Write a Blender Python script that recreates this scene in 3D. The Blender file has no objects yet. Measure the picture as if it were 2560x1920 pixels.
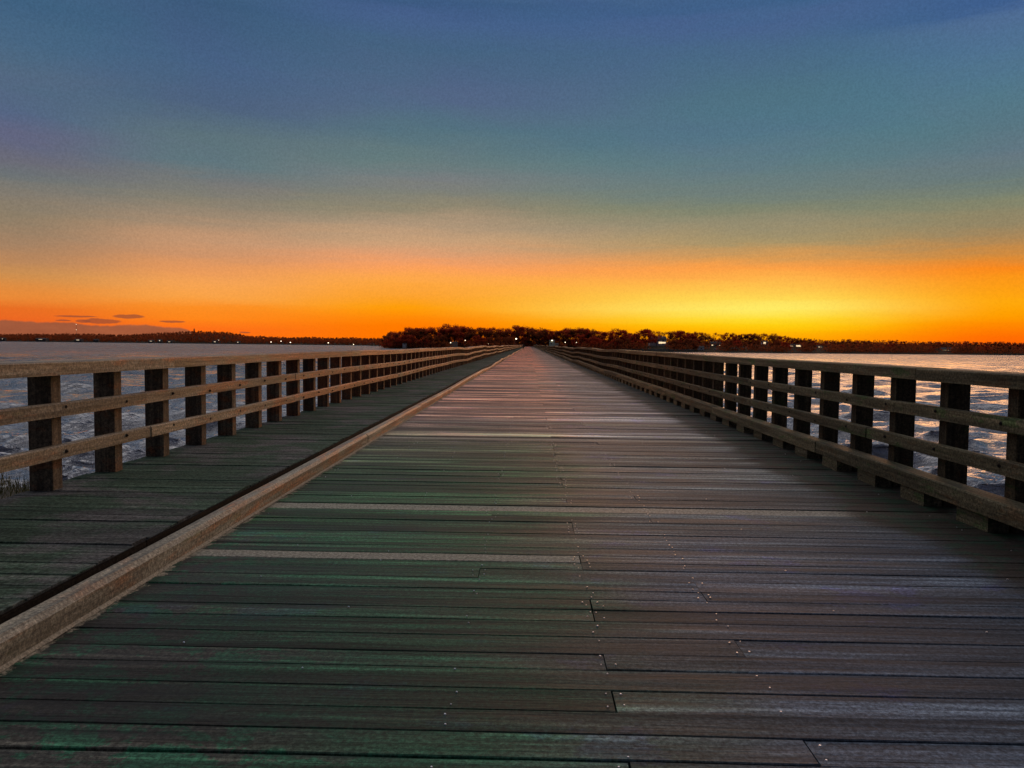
import bpy, bmesh, math, random
import numpy as np
from mathutils import Vector, Matrix, noise
R = math.radians
random.seed(7); rng = np.random.default_rng(7)
S = bpy.context.scene; C = S.collection

# ------------------------------------------------------------------ camera
CAM = Vector((0.0, 0.0, 1.5)); FPX = 1900.0
PITCH, YAW, ROLL = R(2.97), R(1.24), R(0.65)
cd = bpy.data.cameras.new('camera'); cam = bpy.data.objects.new('camera', cd); C.objects.link(cam)
cd.sensor_width = 36; cd.lens = FPX / 2560 * 36; cd.clip_start = 0.05; cd.clip_end = 20000
CM = Matrix.Rotation(YAW, 3, 'Z') @ Matrix.Rotation(math.pi/2 - PITCH, 3, 'X') @ Matrix.Rotation(ROLL, 3, 'Z')
cam.matrix_world = Matrix.Translation(CAM) @ CM.to_4x4()
S.camera = cam
WATER = -3.2

def ray(u, v):
    return CM @ Vector(((u - 1280) / FPX, -(v - 960) / FPX, -1.0))
def at(u, v, Y):
    d = ray(u, v); return CAM + d * (Y / d.y)
def ground_hit(u, v, z=WATER):
    d = ray(u, v); return CAM + d * ((z - CAM.z) / d.z)
def column(p):      # bearing of a world point as the tangent used for the skyline tables
    return p.x / p.y

# ------------------------------------------------------------------ node helpers
def lin(r, g=None, b=None):
    f = lambda c: (c/255/12.92) if c/255 <= 0.04045 else ((c/255 + 0.055)/1.055)**2.4
    return (f(r), f(g), f(b), 1)
class NT:
    def __init__(s, nt): s.t = nt; nt.nodes.clear()
    def n(s, typ, **k):
        o = s.t.nodes.new(typ)
        for a, b in k.items(): setattr(o, a, b)
        return o
    def l(s, a, b): s.t.links.new(a, b)
    def put(s, sock, v):
        if isinstance(v, bpy.types.NodeSocket): s.l(v, sock)
        elif v is not None: sock.default_value = v
    def math(s, op, a, b=None, c=None, clamp=False):
        o = s.n('ShaderNodeMath', operation=op, use_clamp=clamp)
        for i, v in enumerate((a, b, c)): s.put(o.inputs[i], v) if v is not None else None
        return o.outputs[0]
    def mr(s, v, a, b, c=0.0, d=1.0, smooth=False):
        o = s.n('ShaderNodeMapRange', interpolation_type='SMOOTHSTEP' if smooth else 'LINEAR', clamp=True)
        for i, x in enumerate((v, a, b, c, d)): s.put(o.inputs[i], x)
        return o.outputs[0]
    def mix(s, f, a, b, mode='MIX'):
        o = s.n('ShaderNodeMix', data_type='RGBA', blend_type=mode); s.put(o.inputs[0], f); s.put(o.inputs[6], a); s.put(o.inputs[7], b)
        return o.outputs[2]
    def ramp(s, v, stops, interp='LINEAR'):
        o = s.n('ShaderNodeValToRGB'); r = o.color_ramp; r.interpolation = interp
        while len(r.elements) < len(stops): r.elements.new(0.5)
        for e, (p, c) in zip(r.elements, stops): e.position = p; e.color = c
        s.put(o.inputs[0], v); return o.outputs[0]
    def map(s, v, scale=(1,1,1), loc=(0,0,0)):
        o = s.n('ShaderNodeMapping'); s.l(v, o.inputs[0]); o.inputs[1].default_value = loc; o.inputs[3].default_value = scale
        return o.outputs[0]
    def noise(s, v, scale=5, detail=4, rough=.55, dist=0):
        o = s.n('ShaderNodeTexNoise'); s.l(v, o.inputs['Vector']); o.inputs['Scale'].default_value = scale
        o.inputs['Detail'].default_value = detail; o.inputs['Roughness'].default_value = rough; o.inputs['Distortion'].default_value = dist
        return o.outputs[0]
    def geo(s): return s.n('ShaderNodeNewGeometry').outputs['Position']
    def attr(s, name): return s.n('ShaderNodeAttribute', attribute_name=name).outputs['Fac']
    def sep(s, v):
        o = s.n('ShaderNodeSeparateXYZ'); s.l(v, o.inputs[0]); return o.outputs
    def bump(s, h, strength=.5, dist=.01, normal=None):
        o = s.n('ShaderNodeBump'); s.l(h, o.inputs['Height']); s.put(o.inputs['Strength'], strength); o.inputs['Distance'].default_value = dist
        if normal: s.l(normal, o.inputs['Normal'])
        return o.outputs[0]

# ------------------------------------------------------------------ sky and sun
SUN_AZ = R(17.5)
w = bpy.data.worlds.new('World'); S.world = w; w.use_nodes = True
N = NT(w.node_tree)
dv = N.n('ShaderNodeTexCoord').outputs['Generated']
nrm = N.n('ShaderNodeVectorMath', operation='NORMALIZE'); N.l(dv, nrm.inputs[0]); dv = nrm.outputs[0]
dx, dy, dz = N.sep(dv)
el = N.math('MULTIPLY', N.math('ARCSINE', dz), 180/math.pi)                 # degrees above the horizon
az = N.math('MULTIPLY', N.math('ARCTAN2', dx, dy), 180/math.pi)             # degrees right of the bridge
# thin streaky unevenness of the air
pol = N.n('ShaderNodeCombineXYZ'); N.l(az, pol.inputs[0]); N.l(el, pol.inputs[1])
st = N.noise(N.map(pol.outputs[0], (.05, .55, 1)), 1.0, 9, .74, .4)
elw = N.math('ADD', el, N.math('MULTIPLY', N.math('SUBTRACT', st, .5), N.mr(el, 0, 8, .5, 2.4)))
def azel(u, v):
    d = ray(u, v).normalized(); return math.degrees(math.atan2(d.x, d.y)), math.degrees(math.asin(d.z))
E = lambda deg: (deg + 2) / 92
e_fac = N.math('DIVIDE', N.math('ADD', elw, 2), 92)
TOP = [(25.5, (80,108,142)), (28.5, (150,158,174)), (33, (204,204,212)), (46, (230,224,226)), (62, (190,188,196)), (90, (118,120,134))]
def sky_column(u, rows):
    stops = [(E(azel(u, v)[1]), lin(*c)) for v, c in rows] + [(E(e_), lin(*c)) for e_, c in TOP]
    stops = [(0.0, stops[0][1])] + stops if stops[0][0] > 0 else stops
    return N.ramp(e_fac, stops, 'LINEAR')
cols_ = [
 (30, [(850,(232,96,34)),(800,(236,102,34)),(765,(232,112,36)),(748,(236,138,54)),(715,(224,140,64)),(690,(206,144,80)),(650,(184,134,92)),(600,(164,130,100)),(540,(142,126,104)),(490,(130,122,110)),(440,(108,114,116)),(400,(106,106,118)),(340,(96,102,126)),(280,(84,102,130)),(180,(82,104,128)),(90,(72,102,130)),(0,(62,96,126))]),
 (510, [(850,(255,112,18)),(820,(253,112,24)),(795,(255,134,26)),(770,(252,142,36)),(750,(250,162,68)),(710,(246,164,84)),(670,(232,154,92)),(640,(208,148,104)),(600,(196,150,114)),(550,(160,138,114)),(500,(134,128,112)),(450,(116,120,118)),(410,(94,118,124)),(340,(92,114,122)),(260,(78,98,126)),(150,(70,98,130)),(0,(60,90,122))]),
 (1000, [(860,(255,116,0)),(815,(255,122,0)),(790,(255,140,8)),(770,(255,158,6)),(750,(252,160,36)),(700,(254,168,70)),(665,(250,160,94)),(640,(226,158,112)),(600,(200,160,122)),(560,(176,150,122)),(520,(142,134,112)),(480,(126,128,118)),(440,(120,124,126)),(400,(104,122,124)),(330,(86,112,126)),(240,(82,102,132)),(120,(70,98,128)),(40,(70,96,138)),(0,(60,90,128))]),
 (1930, [(870,(255,150,0)),(835,(255,176,4)),(815,(255,204,6)),(800,(255,220,48)),(772,(255,236,104)),(750,(255,218,84)),(725,(255,200,78)),(700,(255,180,74)),(672,(252,160,70)),(645,(216,154,84)),(610,(170,148,104)),(560,(148,140,112)),(520,(126,132,110)),(470,(108,126,122)),(400,(92,122,130)),(320,(82,116,134)),(230,(78,112,130)),(120,(72,104,134)),(50,(72,98,140)),(0,(62,95,135))]),
 (2530, [(885,(255,92,6)),(840,(255,110,2)),(815,(255,134,0)),(790,(255,158,0)),(755,(255,168,12)),(700,(252,154,24)),(665,(250,136,28)),(635,(214,140,58)),(600,(178,136,84)),(560,(150,134,100)),(500,(128,132,108)),(450,(106,122,120)),(400,(100,120,128)),(330,(88,118,130)),(230,(84,118,136)),(120,(80,112,144)),(30,(78,106,146)),(0,(60,92,140))])]
col = None
for u_, rows in cols_:
    rc = sky_column(u_, rows); a_ = azel(u_, 800)[0]
    col = rc if col is None else N.mix(N.mr(az, pa, a_, 0, 1, True), col, rc)
    pa = a_
back = N.ramp(e_fac, [(E(-2), lin(34,36,52)), (E(3), lin(40,42,58)), (E(9), lin(50,50,66)), (E(20), lin(58,64,84)), (E(45), lin(64,70,88)), (E(70), lin(84,88,102)), (E(90), lin(118,120,134))], 'LINEAR')
mot = N.noise(N.map(pol.outputs[0], (.06, .20, 1), (7, 3, 0)), 1.0, 4, .6, .6)
col = N.mix(N.mr(el, 6, 14, 0, .55, True), col, N.mix(1.0, col, N.ramp(mot, [(.34, (.92,1.04,1.0,1)), (.5, (1,1,1,1)), (.66, (1.06,.95,1.04,1))]), 'MULTIPLY'))
col = N.mix(N.mr(N.math('ABSOLUTE', az), 45, 110, 0, 1, True), col, back)
# low cloud bank on the left and a few thin bars above it
cn = N.noise(N.map(pol.outputs[0], (.42, 0, 1)), 1.0, 4, .55)
top = N.math('ADD', N.math('MULTIPLY', N.math('SUBTRACT', cn, .5), .75), N.mr(az, azel(0,801)[0], azel(480,816)[0], azel(0,801)[1], azel(480,818)[1]))
top = N.math('ADD', top, N.mr(az, azel(445,800)[0], azel(540,800)[0], 0, -1.0, True))
bank = N.mr(N.math('SUBTRACT', top, el), -.05, .10, 0, 1, True)
bank = N.math('MULTIPLY', bank, N.mr(az, -60, -52, 0, 1))
bn = N.noise(N.map(pol.outputs[0], (.5, 2.4, 1)), 1.0, 4, .6)
bankc = N.mix(bn, lin(120,74,56), lin(162,98,68))
col = N.mix(N.math('MULTIPLY', bank, .86), col, bankc)
wob = N.noise(N.map(pol.outputs[0], (.9, .9, 1)), 1.0, 3, .6)
def bar(a, e, ra, re, c, k=.75):
    global col
    x = N.math('DIVIDE', N.math('SUBTRACT', az, a), ra)
    y = N.math('DIVIDE', N.math('ADD', N.math('SUBTRACT', el, e), N.math('MULTIPLY', N.math('SUBTRACT', wob, .5), re * 1.4)), re)
    q = N.math('ADD', N.math('MULTIPLY', x, x), N.math('MULTIPLY', y, y))
    col = N.mix(N.math('MULTIPLY', N.mr(q, .55, 1.1, 1, 0, True), k), col, c)
for (u, v, wu, hv) in ((322,791,34,5), (190,791,44,2.2), (158,801,16,2), (255,803,40,6), (431,804,30,2.8), (612,831,14,2), (208,803,16,4)):
    a, e = azel(u, v); bar(a, e, math.degrees(wu/FPX), math.degrees(hv/FPX), lin(146,76,52))
gr = N.noise(dv, 420, 2, .7)
col = N.mix(N.mr(el, 2, 8, .3, .8), col, N.mix(1.0, col, N.ramp(gr, [(.3, (.88,.88,.88,1)), (.7, (1.12,1.12,1.12,1))]), 'MULTIPLY'))
bg = N.n('ShaderNodeBackground'); N.l(col, bg.inputs[0]); bg.inputs[1].default_value = 1.0
wo = N.n('ShaderNodeOutputWorld'); N.l(bg.outputs[0], wo.inputs[0])

sd = bpy.data.lights.new('sun', 'SUN'); sun = bpy.data.objects.new('sun', sd); C.objects.link(sun)
sd.energy = 0.95; sd.angle = R(36); sd.color = (1.0, 0.48, 0.22)
SUN_EL = R(4.5)
sdir = Vector((math.sin(SUN_AZ)*math.cos(SUN_EL), math.cos(SUN_AZ)*math.cos(SUN_EL), math.sin(SUN_EL)))
sun.rotation_euler = sdir.to_track_quat('Z', 'Y').to_euler()
S.view_settings.view_transform = 'Standard'; S.view_settings.look = 'None'; S.view_settings.exposure = 0; S.view_settings.gamma = 1
S.render.engine = 'CYCLES'; S.cycles.use_denoising = True
S.cycles.max_bounces = 6; S.cycles.diffuse_bounces = 3; S.cycles.transparent_max_bounces = 4; S.cycles.transmission_bounces = 3

# ------------------------------------------------------------------ materials
def material(name):
    m = bpy.data.materials.new(name); m.use_nodes = True; k = NT(m.node_tree)
    o = k.n('ShaderNodeOutputMaterial'); p = k.n('ShaderNodeBsdfPrincipled'); k.l(p.outputs[0], o.inputs[0])
    return m, k, p, o

def wood(name, along, base, dark, light, tint=None, rough=.6, deck=False, spec=.5):
    """weathered timber; along = axis the grain runs on"""
    m, k, p, o = material(name)
    P = k.geo(); rnd = k.attr('board')
    off = k.n('ShaderNodeVectorMath', operation='ADD'); k.l(P, off.inputs[0])
    cb = k.n('ShaderNodeCombineXYZ'); k.l(k.math('MULTIPLY', rnd, 37.0), cb.inputs[0]); k.l(k.math('MULTIPLY', rnd, 91.0), cb.inputs[1]); k.l(k.math('MULTIPLY', rnd, 13.0), cb.inputs[2])
    k.l(cb.outputs[0], off.inputs[1]); V = off.outputs[0]
    sc = {'X': (1.1, 26, 26), 'Y': (26, 1.1, 26), 'Z': (26, 26, 1.1)}[along]
    sc2 = {'X': (.55, 9, 9), 'Y': (9, .55, 9), 'Z': (9, 9, .55)}[along]
    grain = k.noise(k.map(V, sc), 1.6, 7, .66, .5)
    streak = k.noise(k.map(V, sc2), 1.0, 6, .62, .35)
    fine = k.noise(k.map(V, tuple(3.2*a for a in sc)), 2.0, 3, .7)
    speck = k.noise(P, 42, 8, .86)
    c = k.ramp(grain, [(.30, dark), (.52, base), (.74, light)])
    c2 = k.ramp(streak, [(.34, dark), (.55, base), (.72, light)])
    c = k.mix(.55, c, c2)
    tone = k.ramp(rnd, [(0, (.42,.42,.42,1)), (.45, (.80,.80,.80,1)), (.75, (1.15,1.13,1.1,1)), (.91, (1.8,1.75,1.65,1))]) if deck else k.ramp(rnd, [(0, (.75,.75,.75,1)), (1, (1.25,1.2,1.15,1))])
    c = k.mix(1.0, c, tone, 'MULTIPLY')
    if deck is not None:
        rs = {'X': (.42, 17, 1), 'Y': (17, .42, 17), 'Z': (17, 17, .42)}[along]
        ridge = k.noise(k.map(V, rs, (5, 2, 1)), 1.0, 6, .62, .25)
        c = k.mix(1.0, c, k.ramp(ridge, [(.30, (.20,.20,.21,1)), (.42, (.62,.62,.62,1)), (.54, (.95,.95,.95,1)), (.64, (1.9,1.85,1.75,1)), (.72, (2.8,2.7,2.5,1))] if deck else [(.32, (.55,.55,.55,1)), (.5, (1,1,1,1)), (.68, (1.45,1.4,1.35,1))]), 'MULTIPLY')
    if tint: c = tint(k, P, c, rnd)
    c = k.mix(.9, c, k.ramp(speck, [(.38, (.22,.22,.22,1)), (.5, (.9,.9,.9,1)), (.62, (2.1,2.1,2.1,1))]), 'MULTIPLY')
    k.l(c, p.inputs['Base Color'])
    k.l(k.mr(streak, .3, .75, rough - .14, rough + .16), p.inputs['Roughness'])
    p.inputs['Specular IOR Level'].default_value = spec
    b = k.bump(grain, .8, .006); b = k.bump(fine, .5, .0025, b); b = k.bump(streak, .6, .012, b)
    k.l(b, p.inputs['Normal'])
    return m

def deck_stain_glow(k, P, c, rnd):
    x, y, z = k.sep(P)
    mul = lambda f, col_: k.mix(f, c, k.mix(1.0, c, col_ + (1,), 'MULTIPLY'))
    big = k.noise(k.map(P, (.55, 1.3, 1)), 1.0, 5, .6, .4)
    blot = k.noise(k.map(P, (2.2, 2.6, 1)), 1.6, 7, .76, .3)
    n = lambda amp: k.math('MULTIPLY', k.math('SUBTRACT', big, .5), amp)
    # bands of darker and paler boards, stronger farther out
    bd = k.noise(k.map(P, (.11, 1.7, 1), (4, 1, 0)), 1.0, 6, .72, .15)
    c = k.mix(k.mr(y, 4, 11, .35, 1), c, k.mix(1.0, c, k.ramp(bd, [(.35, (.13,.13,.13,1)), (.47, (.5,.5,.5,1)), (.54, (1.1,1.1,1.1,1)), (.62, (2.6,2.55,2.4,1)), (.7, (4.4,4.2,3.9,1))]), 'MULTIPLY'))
    c = mul(k.mr(y, 5, 13, 0, 1, True), (1.95, 1.85, 1.7))  # deck lightened with distance
    # long checks in the grain
    ck = k.noise(k.map(P, (.9, 60, 1), (1, 7, 0)), 1.0, 3, .6, .3)
    c = k.mix(k.mr(ck, .66, .70, 0, .85, True), c, (.006,.006,.006,1))
    # green tint on the left half near the camera, brown blotches through it
    f = k.math('MULTIPLY', k.mr(k.math('ADD', x, n(3.0)), -.3, 1.1, 1, 0, True), k.mr(k.math('ADD', y, n(6)), 7, 15, 1, 0, True))
    brown = k.math('MULTIPLY', k.mr(blot, .47, .52, 0, 1, True), k.mr(k.math('ADD', k.math('ADD', x, k.math('MULTIPLY', y, .45)), n(3)), -.4, 1.2, 1, .10, True))
    c2 = k.mix(brown, (.20, .78, .45, 1), (.42, .42, .36, 1))
    c = k.mix(f, c, k.mix(1.0, c, c2, 'MULTIPLY'))
    # olive middle distance
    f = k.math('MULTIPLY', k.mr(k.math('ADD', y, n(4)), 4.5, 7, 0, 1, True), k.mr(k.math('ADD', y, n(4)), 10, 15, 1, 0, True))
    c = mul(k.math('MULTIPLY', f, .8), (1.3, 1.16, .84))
    # low-angle reflection of the warm sky, painted in as redder wood farther out
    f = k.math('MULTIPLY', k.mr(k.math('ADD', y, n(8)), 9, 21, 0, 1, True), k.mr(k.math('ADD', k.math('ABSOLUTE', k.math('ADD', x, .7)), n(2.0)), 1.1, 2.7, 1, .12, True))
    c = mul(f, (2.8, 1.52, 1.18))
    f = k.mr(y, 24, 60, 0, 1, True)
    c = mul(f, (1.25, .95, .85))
    # cool grey boards on the right
    f = k.math('MULTIPLY', k.mr(k.math('ADD', x, n(1.5)), .3, 1.3, 0, 1, True), k.mr(y, 7, 18, 1, .35, True))
    c = mul(f, (.74, .98, 1.36))
    vio = k.noise(k.map(P, (1.2, 1.6, 1), (9, 3, 0)), 1.0, 8, .74, .2)
    c = mul(k.mr(vio, .57, .62, 0, .7, True), (1.0, .93, 1.5))
    # fresh replacement boards
    c = k.mix(k.mr(rnd, .912, .918, 0, .88), c, k.mix(blot, (.30,.27,.20,1), (.46,.41,.31,1)))
    # sand trodden out from the kerb foot
    sn = k.noise(P, 7, 8, .78); e3 = k.math('ADD', x, k.math('MULTIPLY', k.math('SUBTRACT', sn, .5), .34))
    c = k.mix(k.mr(e3, -2.36, -2.33, .92, 0, True), c, (.40,.34,.235,1))
    # dirt and moss gathered along the right-hand kerb timber
    e2 = k.math('ADD', x, n(1.1))
    dm = k.mix(k.mr(blot, .50, .55, 0, 1), (.034,.023,.012,1), (.012,.042,.016,1))
    c = k.mix(k.mr(e2, 2.8, 3.15, 0, .9, True), c, dm)
    return c
def walk_stain(k, P, c, rnd):
    big = k.noise(k.map(P, (.8, 1.0, 1)), 1.3, 6, .66, .3)
    c = k.mix(k.mr(big, .46, .60, .9, .12, True), c, k.mix(1.0, c, (.42, .78, .52, 1), 'MULTIPLY'))
    return c
def rail_stain_glow(k, P, c, rnd):
    x, y, z = k.sep(P)
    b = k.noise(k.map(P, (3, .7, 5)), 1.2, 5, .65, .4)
    b = k.math('ADD', b, k.mr(y, 6, 17, -.10, .12))  # orange glow painted in over the stain, stronger with distance
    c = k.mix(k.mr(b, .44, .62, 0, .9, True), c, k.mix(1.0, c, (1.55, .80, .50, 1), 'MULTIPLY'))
    d = k.noise(k.map(P, (4, 1.8, 6), (3, 1, 2)), 1.6, 5, .7)
    c = k.mix(k.mr(d, .56, .68, 0, .6, True), c, k.mix(1.0, c, (.62,.70,.46,1), 'MULTIPLY'))
    return c
def moss_far_tint(k, P, c, rnd):
    x, y, z = k.sep(P)
    b = k.noise(k.map(P, (3, 1.2, 5)), 1.4, 7, .72, .4)
    c = k.mix(k.mr(b, .56, .62, 0, .75, True), c, k.mix(1.0, c, (.5, .98, .55, 1), 'MULTIPLY'))
    c = k.mix(k.mr(b, .38, .44, .6, 0, True), c, k.mix(1.0, c, (1.15, .78, .62, 1), 'MULTIPLY'))
    return k.mix(k.mr(y, 12, 24, 0, .7, True), c, k.mix(1.0, c, (1.9, 1.25, .9, 1), 'MULTIPLY'))  # warmer and paler with distance
M_deck = wood('weathered_deck_wood', 'X', (.20,.20,.19,1), (.055,.056,.055,1), (.36,.345,.31,1), deck_stain_glow, .66, True, .22)
M_walk = wood('weathered_walk_wood', 'X', (.165,.16,.155,1), (.055,.057,.055,1), (.28,.27,.255,1), walk_stain, .85, False, .08)
M_kerb = wood('kerb_wood', 'Y', (.48,.43,.30,1), (.22,.19,.125,1), (.78,.70,.50,1), rail_stain_glow, .6, False, .4)
M_rail = wood('rail_wood', 'Y', (.42,.34,.215,1), (.16,.125,.076,1), (.72,.60,.41,1), rail_stain_glow, .6, False, .4)
M_rail_dark = wood('shaded_rail_wood', 'Y', (.17,.15,.085,1), (.06,.052,.03,1), (.30,.26,.165,1), moss_far_tint, .75, False, .2)  # right rails painted darker, their faces being turned from the glow
M_post_dark = wood('shaded_post_wood', 'Z', (.085,.07,.042,1), (.035,.03,.02,1), (.14,.12,.075,1), moss_far_tint, .8, False, .15)  # right posts likewise painted darker as the unlit side
M_post = wood('post_wood', 'Z', (.19,.15,.10,1), (.06,.05,.032,1), (.32,.26,.17,1), rail_stain_glow, .7, False, .3)
M_edge_shade = wood('edge_shade_wood', 'Y', (.018,.015,.012,1), (.008,.007,.006,1), (.03,.026,.02,1), None, .85, False, .1)  # near-black, shade of the footpath riser put into the colour
M_cross = wood('beam_wood', 'X', (.07,.058,.04,1), (.03,.025,.018,1), (.11,.09,.06,1), None, .8, False, .2)

def plain(name, c, rough=.8, metal=0, var=.25, scale=2.0, emit=None, es=0):
    m, k, p, o = material(name); P = k.geo()
    n = k.noise(P, scale, 4, .6)
    lo = tuple(v*(1-var) for v in c[:3]) + (1,); hi = tuple(min(1, v*(1+var)) for v in c[:3]) + (1,)
    k.l(k.ramp(n, [(.3, lo), (.7, hi)]), p.inputs['Base Color'])
    p.inputs['Roughness'].default_value = rough; p.inputs['Metallic'].default_value = metal
    if rough >= .95: p.inputs['Specular IOR Level'].default_value = .05
    if emit: p.inputs['Emission Color'].default_value = emit; p.inputs['Emission Strength'].default_value = es
    return m
M_nail = plain('nail_steel', (.95,.94,.90), .28, .9, .02, 200)
M_bolt = plain('rusty_bolt', (.02,.016,.013), .7, .3, .3, 90)
M_sand = plain('blown_sand', (.46,.39,.27), .95, 0, .5, 75)
M_pale = plain('pale_siding', (.80,.76,.68), .8, 0, .12, 1)
M_green_grey = plain('greenish_siding', (.62,.68,.50), .8, 0, .15, 1)
M_tan = plain('tan_siding', (.55,.44,.33), .8, 0, .15, 1)
M_roof = plain('dark_roof', (.07,.06,.055), .85, 0, .25, 1)
M_roof_pale = plain('pale_roof', (.40,.36,.34), .8, 0, .15, 1)
M_stone = plain('stone', (.10,.09,.08), .9, 0, .3, .5)
M_wallstone = plain('seawall_stone', (.17,.18,.14), .9, 0, .45, .9)
M_metal = plain('grey_pole', (.22,.21,.19), .5, .4, .15, 4)
M_land = plain('shore_soil', (.045,.035,.02), .95, 0, .4, .08)
M_glow = plain('lit_window', (.8,.7,.5), .5, 0, 0, 1, (1,.74,.44,1), 1.1)
M_glow_dim = plain('dim_window', (.8,.7,.5), .5, 0, 0, 1, (1,.78,.52,1), .7)
M_lamp = plain('lamp_globe', (.9,.85,.75), .5, 0, 0, 1, (1,.80,.55,1), 4)
M_white = plain('white_paint', (.8,.78,.74), .6, 0, .08, 3)
M_glass = plain('dark_glass', (.03,.03,.035), .12, 0, .1, 1)

def leaf_mat(name, c, t):
    m, k, p, o = material(name); P = k.geo()
    oi = k.n('ShaderNodeObjectInfo').outputs['Random']
    n = k.noise(P, .35, 3, .6)
    cc = k.mix(n, tuple(v*.6 for v in c)+(1,), tuple(v*1.5 for v in c)+(1,))
    cc = k.mix(1.0, cc, k.ramp(oi, [(0, (.7,.75,.7,1)), (.5,(1,1,1,1)), (1, (1.35,1.05,.9,1))]), 'MULTIPLY')
    k.l(cc, p.inputs['Base Color']); p.inputs['Roughness'].default_value = .9; p.inputs['Specular IOR Level'].default_value = .1
    tr = k.n('ShaderNodeBsdfTranslucent'); tr.inputs[0].default_value = t + (1,)
    mx = k.n('ShaderNodeMixShader'); mx.inputs[0].default_value = .52
    k.l(p.outputs[0], mx.inputs[1]); k.l(tr.outputs[0], mx.inputs[2]); k.l(mx.outputs[0], o.inputs[0])
    return m
M_leaf = leaf_mat('autumn_leaves', (.20,.085,.038), (.75,.08,.03))
M_leaf2 = leaf_mat('green_leaves', (.13,.085,.036), (.45,.09,.026))
M_bark = plain('bark', (.04,.03,.022), .95, 0, .3, 3)

# water
M_water, k, p, o = material('bay_water')
P = k.geo(); x, y, z = k.sep(P)
r_ = k.math('SQRT', k.math('ADD', k.math('MULTIPLY', x, x), k.math('MULTIPLY', y, y)))
n1 = k.noise(k.map(P, (.7, 2.3, 1)), 2.4, 5, .62, .5)
n2 = k.noise(k.map(P, (.16, .5, 1)), 1.0, 5, .62, .4)
n4 = k.noise(k.map(P, (.05, .34, 1), (3, 9, 0)), 1.0, 9, .78, .4)
k.l(k.math('ADD', k.mr(r_, 40, 420, .05, .30), k.math('MULTIPLY', k.mr(n4, .38, .62, -.22, .26), k.mr(r_, 30, 160, 0, 1)), clamp=True), p.inputs['Roughness'])
n3 = k.noise(k.map(P, (.012, .10, 1)), 1.0, 5, .7, .3)
b = k.bump(n1, 1.0, .24); b2 = k.bump(n2, k.mr(r_, 30, 200, .12, 1.0), 5.0, b)
b2 = k.bump(n3, k.mr(r_, 120, 400, 0, 1), 9.0, b2)
k.l(b2, p.inputs['Normal'])
p.inputs['Base Color'].default_value = (.012,.015,.032,1); p.inputs['IOR'].default_value = 4.2
FOAM = None

# ------------------------------------------------------------------ mesh helpers
class MB:
    def __init__(s): s.v = []; s.f = []; s.m = []; s.a = []; s.mi = 0; s.rnd = 0.5
    def poly(s, vs, fs):
        b = len(s.v); s.v += [tuple(v) for v in vs]
        for f in fs: s.f.append([b + i for i in f]); s.m.append(s.mi); s.a.append(s.rnd)
    def box(s, lo, hi):
        x0, y0, z0 = lo; x1, y1, z1 = hi
        s.poly([(x0,y0,z0),(x1,y0,z0),(x1,y1,z0),(x0,y1,z0),(x0,y0,z1),(x1,y0,z1),(x1,y1,z1),(x0,y1,z1)],
               [(3,2,1,0),(4,5,6,7),(0,1,5,4),(1,2,6,5),(2,3,7,6),(3,0,4,7)])
    def sweep(s, rings, closed=True):
        """rings: list of equal-length point loops; skinned and capped"""
        n = len(rings[0]); vs = [q for r in rings for q in r]; fs = []
        for i in range(len(rings)-1):
            for j in range(n):
                a = i*n + j; b = i*n + (j+1) % n; fs.append((a, b, b+n, a+n))
        fs.append(tuple(reversed(range(n)))); fs.append(tuple(range((len(rings)-1)*n, len(rings)*n)))
        s.poly(vs, fs)
    def tube(s, pts, rad, n=8):
        rings = []
        for i, q in enumerate(pts):
            q = Vector(q); d = (Vector(pts[min(i+1, len(pts)-1)]) - Vector(pts[max(i-1, 0)])).normalized()
            u = d.orthogonal().normalized(); w_ = d.cross(u); rr = rad[i] if isinstance(rad, (list, tuple)) else rad
            rings.append([tuple(q + (u*math.cos(t) + w_*math.sin(t))*rr) for t in [2*math.pi*j/n for j in range(n)]])
        s.sweep(rings)
    def ball(s, c, r, sc=(1,1,1), n=8, rings=5):
        rr = []
        for i in range(1, rings):
            ph = math.pi*i/rings
            rr.append([(c[0]+r*sc[0]*math.sin(ph)*math.cos(2*math.pi*j/n), c[1]+r*sc[1]*math.sin(ph)*math.sin(2*math.pi*j/n), c[2]-r*sc[2]*math.cos(ph)) for j in range(n)])
        s.sweep(rr)
    def build(s, name, mats, parent=None, smooth=False):
        me = bpy.data.meshes.new(name); me.from_pydata(s.v, [], s.f)
        for m in (mats if isinstance(mats, (list, tuple)) else [mats]): me.materials.append(m)
        me.polygons.foreach_set('material_index', s.m)
        at_ = me.attributes.new('board', 'FLOAT', 'FACE'); at_.data.foreach_set('value', s.a)
        if smooth: me.polygons.foreach_set('use_smooth', [True]*len(me.polygons))
        me.update()
        ob = bpy.data.objects.new(name, me); C.objects.link(ob)
        if parent: ob.parent = parent
        return ob
def tag(o, label=None, cat=None, group=None, kind=None):
    for a, b in (('label', label), ('category', cat), ('group', group), ('kind', kind)):
        if b: o[a] = b
    return o
def empty(name, loc=(0,0,0), rz=0):
    o = bpy.data.objects.new(name, None); C.objects.link(o); o.location = loc; o.rotation_euler = (0,0,rz); o.empty_display_size = .2
    return o

# ------------------------------------------------------------------ bridge
END = 600.0; BACK = -7.0; PITCHP = 1.01
def far(y): return min(1, max(0, (y-9)/45))
def sag(y, ph=0.0):   # the old timber line rises and dips a little
    return far(y) * (.035*math.sin(y*.21+ph) + .025*math.sin(y*.093+1.3*ph+1) + .02*math.sin(y*.47+ph*2))
def wander(y, ph=0.0):
    return far(y) * (.03*math.sin(y*.13+ph*1.7) + .02*math.sin(y*.31+ph))

def board_profile(y0, y1, zt, th, ch=.004):
    return [(y0, zt-th), (y0, zt-ch), (y0+ch, zt), (y1-ch, zt), (y1, zt-ch), (y1, zt-th)]

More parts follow.
